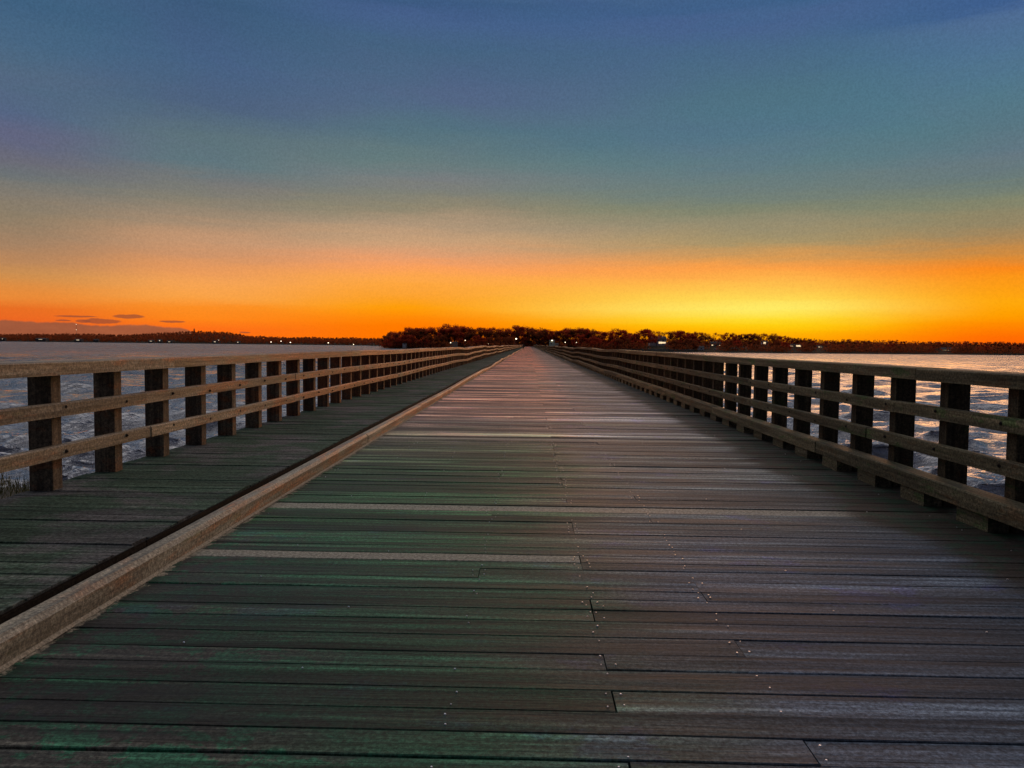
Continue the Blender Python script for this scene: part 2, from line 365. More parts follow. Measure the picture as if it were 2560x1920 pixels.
def plank_field(mb, xa, xb, joints, y_from, y_to, zt, wmin, wmax, gap, th, var, lights=None):
    y = y_from; i = 0
    while y < y_to:
        w_ = random.uniform(wmin, wmax)
        nearp = y < 26
        js = joints(i, y); xs = [xa] + js + [xb]
        for a, b in zip(xs[:-1], xs[1:]):
            mb.rnd = random.random()*(.91 if y > 9 else .72)
            if lights and random.random() < (0 if y < 12.5 else .06): mb.rnd = random.uniform(.92, 1)
            if lights:
                for (ly, lx0, lx1) in lights:
                    if y <= ly < y + w_: mb.rnd = .97 if (a < 0) else .6
            dzb = random.gauss(0, var); tilt = random.gauss(0, var*.9); g = gap * random.choice((.12, .2, .4, .8, 1.3, 2.0))
            ea = a + (random.uniform(0, .004) if a != xa else random.uniform(-.01, .015)); eb = b - (random.choice((.0005,.001,.002,.006)) if b != xb else random.uniform(-.015, .01))
            ns = 7 if nearp else 1; rings = []
            sk = random.uniform(-.003, .003)
            for q in range(ns+1):
                t = q/ns; X = ea + (eb-ea)*t
                wz = dzb + (random.gauss(0, var*.35) if nearp else 0) + tilt*(t-.5)
                e0 = y + g/2 + (abs(random.gauss(0, .0022)) if nearp else 0); e1 = y + w_ - g/2 - (abs(random.gauss(0, .0022)) if nearp else 0)
                rings.append([(X, py + sk*(t-.5), pz) for (py, pz) in board_profile(e0, e1, zt + wz, th)])
            mb.sweep(rings)
        yield y, w_, js
        y += w_; i += 1

# road planks
def road_joints(i, y):
    r = random.random()
    if r < .46: return [.38]
    if r < .62: return [1.07]
    if r < .68: return [-.31]
    return []
mb = MB(); nb = MB()
STR = [-2.25, -1.70, -1.0, -.31, .38, 1.07, 1.76, 2.45, 3.14, 3.62]
for y, w_, js in plank_field(mb, -2.39, 4.34, road_joints, BACK, END, 0.0, .165, .25, .003, .075, .0022, [(5.32, 0, 0), (6.9, 0, 0), (12.05, 0, 0)]):
    if 1.5 < y < 16:
        for sx in STR:
            isj = any(abs(sx-j) < .01 for j in js)
            pr = .85 if isj else (.42 if sx in (-.31, .38, 1.07) else .07)
            for fy in (.24, .74):
                for dx_ in ((-.035, .035) if isj else (0,)):
                    if random.random() < pr:
                        nb.ball((sx+dx_+random.gauss(0,.012), y+w_*fy+random.gauss(0,.012), .004+random.uniform(0,.002)), random.uniform(.0036,.0066), (1,1,.7), 7, 4)
# split ends and holes where a plank has broken away
mb.mi = 1; mb.rnd = .5
k0 = len(mb.f)
mb.mi = 2
off = len(mb.v); mb.v += nb.v; mb.f += [[i+off for i in f] for f in nb.f]; mb.m += [2]*len(nb.f); mb.a += [.5]*len(nb.f)
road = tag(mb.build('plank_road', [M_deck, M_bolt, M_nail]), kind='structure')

# raised footway planks
mb = MB()
for _ in plank_field(mb, -4.36, -2.555, lambda i, y: [], BACK, END, .174, .19, .24, .004, .06, .0028): pass
walk = tag(mb.build('plank_footpath', M_walk), kind='structure')

# kerb timber
def timbers(mb, x0, x1, z0, z1, y0, y1, length, jit, ph, seg=1.0, bow=True, ch=.012, nearvar=.0):
    y = y0
    while y < y1:
        L = length * random.uniform(.93, 1.07); ye = min(y + L, y1)
        mb.rnd = random.random(); jx, jz = random.gauss(0, jit), random.gauss(0, jit*.8)
        n = max(1, int((ye-y)/seg)) if y < 120 else max(1, int((ye-y)/2.5)); rings = []
        for q in range(n+1):
            t = q/n; Y = y + .004 + (ye-y-.008)*t
            ox = jx + wander(Y, ph) + random.gauss(0, jit*.35); oz = jz + sag(Y, ph) + random.gauss(0, jit*.3)
            a0, a1, b0, b1 = x0+ox, x1+ox, z0+oz, z1+oz
            rings.append([(a0, Y, b0), (a1, Y, b0), (a1, Y, b1-ch), (a1-ch, Y, b1), (a0+ch, Y, b1), (a0, Y, b1-ch)])
        mb.sweep(rings); y = ye
mb = MB(); random.seed(31)
timbers(mb, -2.515, -2.375, .004, .145, BACK, 11.2, 30, .002, .4, ch=.028)
timbers(mb, -2.515, -2.375, .004, .145, 11.2, END, 5.6, .004, .4, ch=.028)
kerb = tag(mb.build('kerb', M_kerb), kind='structure')
mb = MB(); timbers(mb, -2.529, -2.517, .02, .176, BACK, END, 4.1, .0006, .4)
tag(mb.build('footpath_shade_strip', M_edge_shade), kind='structure')  # added strip, coloured as the shaded riser of the footpath
# blown sand along the kerb foot
mb = MB(); y = BACK; prof = []
while y < 40:
    wd = max(.008, .018 + .010*noise.noise(Vector((y*3, 3, 0))) + .008*noise.noise(Vector((y*19, 5, 0)))); prof.append((y, wd)); y += .02 if y < 10 else .1
vs = []
for y, wd in prof: vs += [(-2.38, y, .001), (-2.374, y, .018), (-2.374+wd*.5, y, .010), (-2.374+wd, y, .003)]
mb.poly(vs, [(4*i+j, 4*i+j+4, 4*i+j+5, 4*i+j+1) for i in range(len(prof)-1) for j in range(3)])
tag(mb.build('sand', M_sand), kind='stuff', label='pale blown sand gathered along the foot of the kerb timber', cat='sand')

# girders and cross beams under the deck, piles down into the bay
mb = MB(); random.seed(5)
for sx in STR + [-2.6, -3.4, -4.2, 4.22]:
    mb.rnd = random.random(); mb.box((sx-.07, BACK, -.42), (sx+.07, END, -.08 if sx > -2.5 else .155))
tag(mb.build('bridge_stringers', M_cross), kind='structure')
mb = MB(); y = -4.0
while y < END:
    mb.rnd = random.random(); mb.box((-4.9, y-.15, -.74), (4.9, y+.15, -.425)); y += 6.06
tag(mb.build('bridge_cross_beams', M_cross), kind='structure')
mb = MB(); y = -4.0
while y < END:
    for px_ in (-4.3, -2.2, 0, 2.2, 4.3): mb.rnd = random.random(); mb.tube([(px_, y, WATER-1.5), (px_, y, -.74)], .16, 8)
    y += 6.06
tag(mb.build('bridge_piles', M_cross), kind='structure')

# railings
def railing(side, label, group):
    s = side; random.seed(11 if s < 0 else 12)
    # inner face of posts, near face of the first post, foot height
    if s < 0: xi, y_ref, z0, ph = 4.15, 6.51, .15, .0
    else: xi, y_ref, z0, ph = 3.98, 7.27, -.30, 2.1
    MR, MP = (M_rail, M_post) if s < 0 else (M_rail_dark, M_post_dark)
    root = empty('bridge_railing', (s*xi, 0, 0)); tag(root, label, 'railing', group)
    def place(o): o.location = (-s*xi, 0, 0); o.parent = root; return o
    def rail(name, d0, d1, zz0, zz1, L, bolts, mat=MR, jit=.0035):
        mb = MB(); a, b_ = sorted((s*(xi+d0), s*(xi+d1)))
        timbers(mb, a, b_, zz0, zz1, BACK, END, L, jit, ph, .9)
        if bolts:
            mb.mi = 1; mb.rnd = .5; k_ = math.ceil((BACK - y_ref)/PITCHP)
            while True:
                Y = y_ref + k_*PITCHP + .07; k_ += 1
                if Y > 60: break
                if k_ % 1 == 0:
                    zc = (zz0+zz1)/2 + sag(Y, ph) + random.uniform(-.022, .022); xf = s*(xi+d0) + wander(Y, ph)
                    mb.tube([(xf + s*.03, Y, zc), (xf - s*.006, Y, zc)], .017, 8)
                    mb.tube([(xf + s*.03, Y, zc), (xf - s*.016, Y, zc)], .008, 6)
        return place(mb.build(name, [mat, M_bolt]))
    rail('top_rail', -.10, .22, 1.193, 1.312, 5.1, False)
    rail('middle_rail', -.08, -.002, .828, .948, 5.1, True)
    rail('lower_rail', -.08, -.002, .46 if s < 0 else .47, .575 if s < 0 else .594, 5.1, True)
    if s > 0:
        rail('kerb_timber', -.21, -.015, .131, .281, 5.6, False, MR)
    def post_mb(mb, Y, jitter=True):
        r = random.Random(int(Y*1000)+(1 if s > 0 else 0)); mb.rnd = r.random()
        a, b_ = sorted((s*xi, s*(xi+.21))); dx_ = wander(Y, ph) + r.gauss(0, .004); L = .14
        lean = r.gauss(0, .004); yy = Y + r.gauss(0, .010); top = 1.191 + sag(Y, ph); c_ = .006
        rings = []
        for z_, q in ((z0 - .9, 0), (.5, lean*.5), (top, lean)):
            rings.append([(a+dx_+q, yy+c_, z_), (a+dx_+q+c_, yy, z_), (b_+dx_+q-c_, yy, z_), (b_+dx_+q, yy+c_, z_), (b_+dx_+q, yy+L, z_), (a+dx_+q, yy+L, z_)])
        mb.sweep(rings)
    n0 = math.ceil((BACK+.1 - y_ref)/PITCHP); ys = [y_ref + k_*PITCHP for k_ in range(n0, int((END-y_ref)/PITCHP))]
    vis = [y for y in ys if y > (5.4 if s < 0 else 4.5)]; indiv = vis[:100]; rest = [y for y in ys if y not in indiv]
    for Y in indiv:
        mb = MB(); post_mb(mb, Y); place(mb.build('post', MP))
    mb = MB()
    for Y in rest: post_mb(mb, Y)
    o = place(mb.build('post_row', MP)); o['kind'] = 'stuff'
    if s > 0:
        def block(mb, Y):
            r = random.Random(int(Y*777)); mb.rnd = r.random()
            mb.box((xi-.195+r.gauss(0,.004), Y+.01+r.gauss(0,.008), -.004), (xi-.02, Y+.01+.46+r.gauss(0,.01), .129))
        vb = [y for y in ys if y > 3.5][:100]
        for Y in vb:
            mb = MB(); block(mb, Y); place(mb.build('spacer_block', MR))
        mb = MB()
        for Y in [y for y in ys if y not in vb]: block(mb, Y)
        o = place(mb.build('spacer_block_row', MR)); o['kind'] = 'stuff'
    return root
railing(-1, 'weathered timber railing along the raised footway, left side of the bridge', 'timber railings of the bridge')
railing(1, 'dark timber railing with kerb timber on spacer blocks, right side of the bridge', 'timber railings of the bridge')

# ------------------------------------------------------------------ water
def wave_field(X, Y, cell):
    r = np.random.default_rng(3); Z = np.zeros_like(X); DX = np.zeros_like(X); DY = np.zeros_like(X)
    for i in range(84):
        lam = .45 * (7/.45) ** (i/83); kk = 2*np.pi/lam
        th = np.pi/2 + r.normal(0, .36) + .12; a = lam * .0205 * (1.2 if lam < 1.6 else .5) * r.uniform(.6, 1.3)
        ph = r.uniform(0, 2*np.pi); f = np.clip((lam/cell - 2.5)/3, 0, 1)
        arg = kk*(X*np.cos(th) + Y*np.sin(th)) + ph + .8*np.sin(X*.11*r.uniform(.5,1.5)+i) + .5*np.sin(Y*.07+i)
        Z += f*a*np.sin(arg); q = f*a*1.15*np.cos(arg); DX += q*np.cos(th); DY += q*np.sin(th)
    return Z, DX, DY
NR, NA = 1150, 760
rr = 6 * (7000/6) ** (np.arange(NR)/(NR-1)); aa = np.radians(np.linspace(-62, 62, NA))
RR, AA = np.meshgrid(rr, aa, indexing='ij'); X = RR*np.sin(AA); Y = RR*np.cos(AA)
cell = RR*max(np.log(7000/6)/(NR-1), np.radians(124)/(NA-1))
Z, DX, DY = wave_field(X, Y, cell)
co = np.stack([X+DX, Y+DY, Z+WATER], -1).reshape(-1, 3).astype(np.float32)
i_ = np.arange((NR-1)*NA).reshape(NR-1, NA)[:, :-1].ravel()
quads = np.stack([i_, i_+NA, i_+NA+1, i_+1], -1).astype(np.int32)
# plain far apron so that the bay closes all the way round
me = bpy.data.meshes.new('water'); me.vertices.add(len(co)); me.vertices.foreach_set('co', co.ravel())
me.loops.add(quads.size); me.loops.foreach_set('vertex_index', quads.ravel())
me.polygons.add(len(quads)); me.polygons.foreach_set('loop_start', np.arange(0, quads.size, 4, dtype=np.int32))
me.polygons.foreach_set('use_smooth', np.ones(len(quads), dtype=bool))
me.update(calc_edges=True); me.materials.append(M_water)
wat = bpy.data.objects.new('water', me); C.objects.link(wat); tag(wat, kind='structure')
me = bpy.data.meshes.new('seabed'); s_ = 15000
me.from_pydata([(-s_,-s_,WATER-1.2),(s_,-s_,WATER-1.2),(s_,s_,WATER-1.2),(-s_,s_,WATER-1.2)], [], [(0,1,2,3)]); me.materials.append(M_water)
sb = bpy.data.objects.new('bay_ground', me); C.objects.link(sb); tag(sb, kind='structure')

# grassy mudbank close by on the left
edge = [ground_hit(u, v) for u, v in ((-900,1150),(-300,1170),(0,1190),(70,1206),(130,1222),(190,1236),(250,1250),(420,1285),(700,1350))]
mb = MB(); vs = []
for i, e_ in enumerate(edge):
    for t, hz in ((0, -.35), (.03, .04), (.12, .22), (.4, .4), (1.0, .5)):
        vs.append((e_.x*(1 - .15*t) + 1.5*math.sin(i*2+t*5)*t, e_.y - t*24, WATER + hz + .08*math.sin(i*3.1+t*9)))
n = 5; mb.poly(vs, [(i*n+j, i*n+j+1, (i+1)*n+j+1, (i+1)*n+j) for i in range(len(edge)-1) for j in range(n-1)])
tag(mb.build('mudbank', plain('mud', (.07,.06,.035), .8, 0, .4, 3)), kind='structure')
mb = MB(); r = random.Random(8)
for i in range(9000):
    a = r.randrange(len(edge)-1); t = r.random(); e_ = edge[a].lerp(edge[a+1], r.random()); q = r.uniform(.035, .5)
    x_ = e_.x*(1-.15*q); y_ = e_.y - q*24; hh = r.uniform(.15, .5); an = r.uniform(0, 6.28); lx, ly = r.uniform(-.12,.12), r.uniform(-.12,.12)
    cx, cy = .012*math.cos(an), .012*math.sin(an); z_ = WATER + .12
    mb.poly([(x_-cx,y_-cy,z_),(x_+cx,y_+cy,z_),(x_+lx*.5+cx*.6,y_+ly*.5+cy*.6,z_+hh*.6),(x_+lx,y_+ly,z_+hh)], [(0,1,2,3)])
tag(mb.build('marsh_grass', plain('dry_marsh_grass', (.16,.15,.055), .9, 0, .4, 6)), 'olive marsh grass on the mudbank below the left railing', 'grass', None, 'stuff')

# ------------------------------------------------------------------ land at the end of the bridge
SHORE = [(-135, 1500), (-128, 900), (-140, 760), (-128, 668), (-60, 622), (-14, 600), (14, 600), (70, 622), (140, 634), (210, 640), (330, 690), (500, 750), (760, 830), (1500, 1100)]
def shore_y(x):
    pts = [p_ for p_ in SHORE if p_[1] < 800 or p_[0] > 0]
    if x <= pts[0][0]: return pts[0][1]
    for (a, b), (c_, d) in zip(pts[:-1], pts[1:]):
        if a <= x <= c_ and c_ > a: return b + (d-b)*(x-a)/(c_-a)
    return 1200
def land_z(x, y):
    d = y - shore_y(x); dl = x + 130 if y > 640 else 99
    d = min(d, dl*1.2) if x < -60 else d
    if d < 0: return WATER - .6
    base = WATER + .25 + min(d, 8)*.12 + max(0, min(d-8, 60))*.045
    rise = max(0, min(1, (x-60)/120)) * max(0, min(1, (d-30)/130)) * 5.5
    z = base + rise + .4*noise.noise(Vector((x*.02, y*.02, 0)))
    if abs(x) < 16 and y < 640: z = min(max(z, -.12 - max(0, abs(x)-5)*.25), -.08)
    return z
mb = MB(); xs = list(range(-200, 1501, 10)); ys = list(range(590, 1500, 8))
vs = [(x, y, land_z(x, y)) for y in ys for x in xs]; n = len(xs)
mb.poly(vs, [(j*n+i, j*n+i+1, (j+1)*n+i+1, (j+1)*n+i) for j in range(len(ys)-1) for i in range(n-1)])
tag(mb.build('shore_ground', M_land, smooth=True), kind='structure')
mb = MB(); rd = [(x, y) for y in (598, 612, 626, 640, 660) for x in (-2.6, 4.2)]
mb.poly([(x + (y-598)*.02, y, .004 if y < 600 else -.02) for x, y in rd], [(0,1,3,2),(2,3,5,4),(4,5,7,6),(6,7,9,8)])
tag(mb.build('road', plain('old_asphalt', (.06,.055,.05), .9, 0, .2, .6)), kind='structure')

# ------------------------------------------------------------------ trees
def make_tree(seed, w, h, shape, mat, nleaf):
    """unit template: height 1; crown starts low, many small leaf clumps; returns (crown mesh, trunk mesh)"""
    r = random.Random(seed); tr = MB(); lb = MB()
    H = 16.0; W_ = w*H/2
    tr.tube([(0,0,-.6), (.1,0,H*.2), (-.1,.1,H*.45), (.15,0,H*.78)], [.42,.34,.22,.06], 7)
    blobs = []
    nb_ = r.randint(13, 18)
    for i in range(nb_):
        a = r.uniform(0, 2*math.pi)
        t = r.random()**.8
        z = H*(.22 + .70*t)
        prof = {'round': math.sqrt(max(0, 1-((t-.42)/.72)**2)), 'spread': .55+.45*math.sin(math.pi*min(1,t*.85+.2)), 'cone': 1.02-.8*t}[shape]
        rad = W_*prof*r.uniform(.35, .85)
        blobs.append((math.cos(a)*rad, math.sin(a)*rad, z, H*r.uniform(.085, .155)))
    for b in blobs:
        if r.random() < .8:
            tr.tube([(0,0,b[2]*.55), (b[0]*.5, b[1]*.5, b[2]*.8), (b[0], b[1], b[2])], [.13,.08,.03], 5)
    for i in range(nleaf):
        b = r.choice(blobs); d = Vector((r.gauss(0,1), r.gauss(0,1), r.gauss(0,.8))).normalized() * b[3] * (r.random()**.4) * r.uniform(.85, 1.25)
        c_ = Vector(b[:3]) + d; sz = r.uniform(.16, .42)
        u = Vector((r.gauss(0,1), r.gauss(0,1), r.gauss(0,1))).normalized(); v_ = u.orthogonal().normalized(); q = Matrix.Rotation(r.uniform(0,6.28), 3, u); v_ = q @ v_; w2 = u.cross(v_)
        lb.poly([c_ + v_*sz, c_ + w2*sz*.7 + v_*.1*sz, c_ - v_*sz, c_ - w2*sz*.7], [(0,1,2,3)])
    zt = max(b[2]+b[3] for b in blobs)
    def mk(m_, name, mt):
        o_ = m_.build(name, mt); me_ = o_.data; bpy.data.objects.remove(o_)
        for v_ in me_.vertices: v_.co *= 1/zt
        return me_
    return mk(lb, 'crown', mat), mk(tr, 'trunk', M_bark)
TEMPL = [make_tree(100+i, *a) for i, a in enumerate([
    (.80, 1, 'round', M_leaf, 1500), (.95, 1, 'spread', M_leaf, 1500), (.70, 1, 'round', M_leaf2, 1500), (1.0, 1, 'spread', M_leaf2, 1500),
    (.62, 1, 'cone', M_leaf2, 1300), (.88, 1, 'round', M_leaf, 1200), (1.05, 1, 'spread', M_leaf, 1000)])]
SOLID = [make_tree(200+i, *a) for i, a in enumerate([(1.0, 1, 'round', M_leaf2, 4200), (1.15, 1, 'spread', M_leaf2, 4200), (1.0, 1, 'round', M_leaf, 4000), (1.2, 1, 'spread', M_leaf, 4000)])]
tree_count = 0
def plant(x, y, z, h, fat, templ, label, group, rz=None):
    global tree_count; tree_count += 1
    cm, tm = templ
    t_ = empty('tree', (x, y, z), random.uniform(0, 6.28) if rz is None else rz); t_.scale = (h*fat, h*fat, h)
    tag(t_, label, 'tree', group)
    for nm, me_ in (('crown', cm), ('trunk', tm)):
        o_ = bpy.data.objects.new(nm, me_); C.objects.link(o_); o_.parent = t_

def conv(pts, ox, oy, sc): return [(ox + a/sc, oy + b/sc) for a, b in pts]
SKY1 = conv([(190,232),(200,205),(230,183),(300,158),(370,150),(400,122),(440,112),(480,130),(520,132),(560,127),(600,122),(640,137),(680,155),(710,112),(740,102),(780,112),(820,102),(870,112),(900,114),(940,127),(980,150),(1020,132),(1060,137),(1100,132),(1160,127),(1200,137),(1230,160),(1270,137),(1320,150),(1360,122),(1420,120),(1480,127),(1540,142),(1600,152),(1660,142),(1720,152),(1760,137),(1850,142),(1900,127),(1940,147),(2000,132),(2050,147),(2075,160)], 900, 780, 3.456)
SKY2 = conv([(0,165),(50,157),(90,162),(120,142),(160,132),(210,152),(240,183),(300,177),(350,172),(400,137),(440,157),(470,175),(500,157),(560,167),(640,162),(720,157),(770,180),(840,167),(920,182),(970,172),(1010,190),(1060,174),(1110,169),(1160,182),(1200,200),(1240,174),(1280,187),(1340,182),(1400,187),(1460,195)], 1500, 780, 3.456)
SKY3 = conv([(0,132),(50,117),(100,137),(220,147),(300,160),(350,152),(400,170),(480,170),(560,180),(630,185),(660,157),(700,167),(740,174),(860,177),(950,185),(1000,195),(1040,172),(1120,172),(1180,182),(1210,195),(1300,190),(1440,187),(1600,190),(1700,182),(1780,190),(1860,188),(1980,190),(2040,178),(2080,190),(2212,195),(2500,200),(2900,190),(3300,200)], 1920, 800, 3.456)
SKYLINE = SKY1 + SKY2 + SKY3
def sky_v(u):
    for (a, b), (c_, d) in zip(SKYLINE[:-1], SKYLINE[1:]):
        if a <= u <= c_ and c_ > a: return b + (d-b)*(u-a)/(c_-a)
    return SKYLINE[-1][1] if u > SKYLINE[-1][0] else SKYLINE[0][1]
def back_dist(u): return 690 if u < 1500 else 690 + (u-1500)*.16
def section(u):
    if u < 1290: return 'left of the bridge end'
    if u < 1620: return 'behind the bridge end'
    if u < 2090: return 'on the rising shore with houses'
    return 'on the low shore at the far right'
# boxes (photo columns) kept clear in front of buildings: u0, u1, max depth
CLEAR = [(1366,1400,632),(1618,1680,726),(1738,1768,664),(1772,1808,720),(1855,1872,698),(1902,1920,744),(1972,2006,738),(2040,2074,748),(2352,2384,778),(1405,1447,652),(1118,1170,656),(1284,1372,640),(1003,1018,668)]
def blocked(u, Y): return any(a <= u <= b and Y < m for a, b, m in CLEAR)
def shore_dist(u):
    Y = 592
    while Y < 1000:
        p_ = at(u, 862 + (u-1322)*.0113, Y)
        if land_z(p_.x, p_.y) > WATER: return Y
        Y += 4
    return Y
random.seed(77)
u = 961.0; i = 0
while u < 2860:                              # the skyline row
    Yd = back_dist(u) + random.uniform(-14, 30)
    v = sky_v(u); p_ = at(u, v, Yd); gz = land_z(p_.x, p_.y)
    if gz < WATER: gz = WATER+.4
    h = max(4, p_.z - gz); tp = TEMPL[random.choice([0,1,2,3,5,6,0,5])]
    if u < 985: tp = SOLID[0]
    plant(p_.x, p_.y, gz - .3, (h + .5)*random.uniform(.93, 1.07), random.uniform(.7, 1.3), tp,
          'skyline tree in the back row, ' + section(u), 'back row trees ' + section(u))
    u += random.uniform(11, 17) if u < 2100 else random.uniform(13, 21); i += 1
for row, (frac, dd, st0) in enumerate([(.93, .72, 15.0), (.64, .22, 20)]):   # lower rows in front
    u = 965.0 + row*6
    while u < 2800:
        sh = shore_dist(u); Yd = sh + (back_dist(u)-sh)*dd + random.uniform(-6, 6) + (0 if u > 985 else 8)
        if row == 1 and 1282 < u < 1376: u += 8; continue
        if not blocked(u, Yd + 4):
            p_ = at(u, 862 + (u-1322)*.0113, Yd); gz = land_z(p_.x, p_.y)
            if gz > WATER:
                pt = at(u, sky_v(u), Yd); h = (pt.z - gz)*frac*random.uniform(.86, 1.1)
                plant(p_.x, p_.y, gz-.3, max(3.5, h), random.uniform(1.1, 1.5), random.choice(SOLID),
                      'bushy tree in the front row, ' + section(u), 'front row trees ' + section(u))
        u += st0*random.uniform(.8, 1.3)
# low scrub closing the foot of the wood
def scrub(name, pts, label, mat, hmin, hmax, depth, per):
    lb = MB(); r = random.Random(9)
    for (x, y, z) in pts:
        for j in range(per):
            cx, cy = x + r.uniform(-5, 5), y + r.uniform(0, depth); hh = r.uniform(hmin, hmax)
            c_ = Vector((cx, cy, z + hh*r.random())); sz = r.uniform(.35, .9)
            uu = Vector((r.gauss(0,1), r.gauss(0,1), r.gauss(0,1))).normalized(); v_ = uu.orthogonal().normalized(); w2 = uu.cross(v_)
            lb.poly([c_+v_*sz, c_+w2*sz*.8, c_-v_*sz, c_-w2*sz*.8], [(0,1,2,3)])
    return tag(lb.build(name, mat), label, 'scrub', None, 'stuff')
pts = []
for u in range(962, 2860, 7):
    sh = shore_dist(u)
    for dd in (.03, .25, .55, .85, 1.15):
        Yd = sh + (back_dist(u)-sh)*dd + 3
        if blocked(u, Yd+6) or (dd < .3 and 1270 < u < 1390): continue
        p_ = at(u, 862 + (u-1322)*.0113, Yd); gz = land_z(p_.x, p_.y)
        if gz > WATER: pts.append((p_.x, p_.y, gz))
scrub('undergrowth', pts, 'dense dark undergrowth between the trees of the far shore', M_leaf2, 2.0, 6.8, 16, 52)

# ------------------------------------------------------------------ far shore across the bay on the left
LS = [(-200,838),(0,836),(80,836),(160,835),(225,835),(300,838),(350,836),(400,833),(430,831),(480,829),(500,828),(560,829.5),(590,834),(608,838),(630,842),(652,841),(690,844),(739,844),(785,843.5),(812,846),(880,845),(907,846.5),(960,847),(1010,848)]
LW = [(-200,850),(0,852.5),(500,858.8),(771,863.5),(1010,867)]
def lerp(t, x):
    for (a, b), (c_, d) in zip(t[:-1], t[1:]):
        if a <= x <= c_: return b + (d-b)*(x-a)/(c_-a)
    return t[-1][1]
FD = 1650.0
mb = MB(); cols = []
for u in range(-200, 1011, 6):
    base = ground_hit(u, lerp(LW, u)); yb = min(base.y, 1900)
    crest = at(u, lerp(LS, u), FD+250); col_ = []
    for t in (0, .02, .12, .3, .5, .75, 1.0, 1.35):
        y_ = 1330 + (FD+250-1330)*t; x_ = crest.x*y_/crest.y
        z_ = WATER - .5 + (crest.z - 5 - WATER + .5)*min(1, t*1.0)**.8 if t <= 1 else crest.z - 20
        if t == .02: z_ = WATER + .6
        col_.append((x_, y_, z_))
    cols.append(col_)
n = 8; mb.poly([v for c_ in cols for v in c_], [(i*n+j, (i+1)*n+j, (i+1)*n+j+1, i*n+j+1) for i in range(len(cols)-1) for j in range(n-1)])
tag(mb.build('hills', M_land, smooth=True), kind='structure')
lb = MB(); r = random.Random(4)
def leaf_quad(lb, c_, sz, r):
    uu = Vector((r.gauss(0,1), r.gauss(0,1), r.gauss(0,1))).normalized(); v_ = uu.orthogonal().normalized(); w2 = uu.cross(v_)
    lb.poly([c_+v_*sz, c_+w2*sz*.8, c_-v_*sz, c_-w2*sz*.8], [(0,1,2,3)])
for ci, c_ in enumerate(cols[:-1]):
    for j in range(1, n-2):
        a, b = Vector(c_[j]), Vector(c_[j+1]); cc = Vector(cols[ci+1][j])
        for q in range(4):
            o_ = a + (b-a)*r.random() + (cc-a)*r.random(); hh = r.uniform(4, 8.5); rad = r.uniform(1.8, 2.9)
            for m_ in range(16):
                d = Vector((r.gauss(0,1), r.gauss(0,1), r.gauss(0,1))).normalized()*rad*r.uniform(.6, 1)
                leaf_quad(lb, o_ + Vector((0,0,hh-rad)) + d, r.uniform(.7, 1.4), r)
tag(lb.build('far_woods', M_leaf2), 'dark wooded shoreline and hill across the bay on the left', 'woods', None, 'stuff')

# ------------------------------------------------------------------ buildings, lamps and other small things
def house(u, vb, Y, wpx, hpx, label, wins, wall=M_pale, roof=M_roof, roofk=.35, group=None, name='house', rz=0, zoff=0, chim=False, dormer=False, glow_m=None):
    glow_m = glow_m or M_glow
    """u, vb: where the foot of the front wall stands; wpx, hpx: its size as seen; wins: (along 0..1, up 0..1, w m, h m, lit)"""
    p_ = at(u, vb, Y); k_ = Y/FPX; W_, H_ = wpx*k_, hpx*k_; D_ = max(5, W_*.6)
    root = empty(name, (p_.x, p_.y, p_.z), rz); tag(root, label, 'house' if name == 'house' else name.replace('_', ' '), group)
    hw = H_*(1-roofk)
    m_ = MB(); m_.box((-W_/2, 0, -3.0), (W_/2, D_, hw)); m_.build('wall', wall, root)
    m_ = MB(); e = .35
    m_.poly([(-W_/2-e, -e, hw+.01), (W_/2+e, -e, hw+.01), (W_/2+e, D_+e, hw+.01), (-W_/2-e, D_+e, hw+.01), (-W_/2-e*.5, D_/2, H_), (W_/2+e*.5, D_/2, H_)], [(3,2,1,0), (0,1,5,4), (2,3,4,5), (1,2,5), (3,0,4)])
    rf = m_.build('roof', roof, root)
    if chim:
        m_ = MB(); m_.box((W_*.2, D_*.45, hw), (W_*.2+.9, D_*.45+.9, H_+1.3)); m_.build('chimney', M_stone, rf)
    if dormer:
        for dx_ in (-.3, .05, .32):
            m_ = MB(); m_.box((W_*dx_-.9, D_*.05, hw), (W_*dx_+.9, D_*.4, hw+(H_-hw)*.75))
            m_.poly([(W_*dx_-1.1, D_*.04, hw+(H_-hw)*.76), (W_*dx_+1.1, D_*.04, hw+(H_-hw)*.76), (W_*dx_, D_*.04, H_*1.02), (W_*dx_-1.1, D_*.42, hw+(H_-hw)*.76), (W_*dx_+1.1, D_*.42, hw+(H_-hw)*.76), (W_*dx_, D_*.42, H_*1.02)], [(0,1,2),(5,4,3),(0,2,5,3),(1,4,5,2)])
            m_.build('dormer', wall, rf)
    for (a, up, ww, wh, lit) in wins:
        cx = -W_/2 + W_*a; cz = hw*up
        m_ = MB(); m_.box((cx-ww/2-.1, -.09, cz-wh/2-.1), (cx+ww/2+.1, -.012, cz+wh/2+.1)); wf = m_.build('window', M_white if not lit else glow_m, root)
        m_ = MB(); m_.box((cx-ww/2, -.12, cz-wh/2), (cx+ww/2, -.092, cz+wh/2)); m_.build('pane', glow_m if lit else M_glass, wf)
    return root
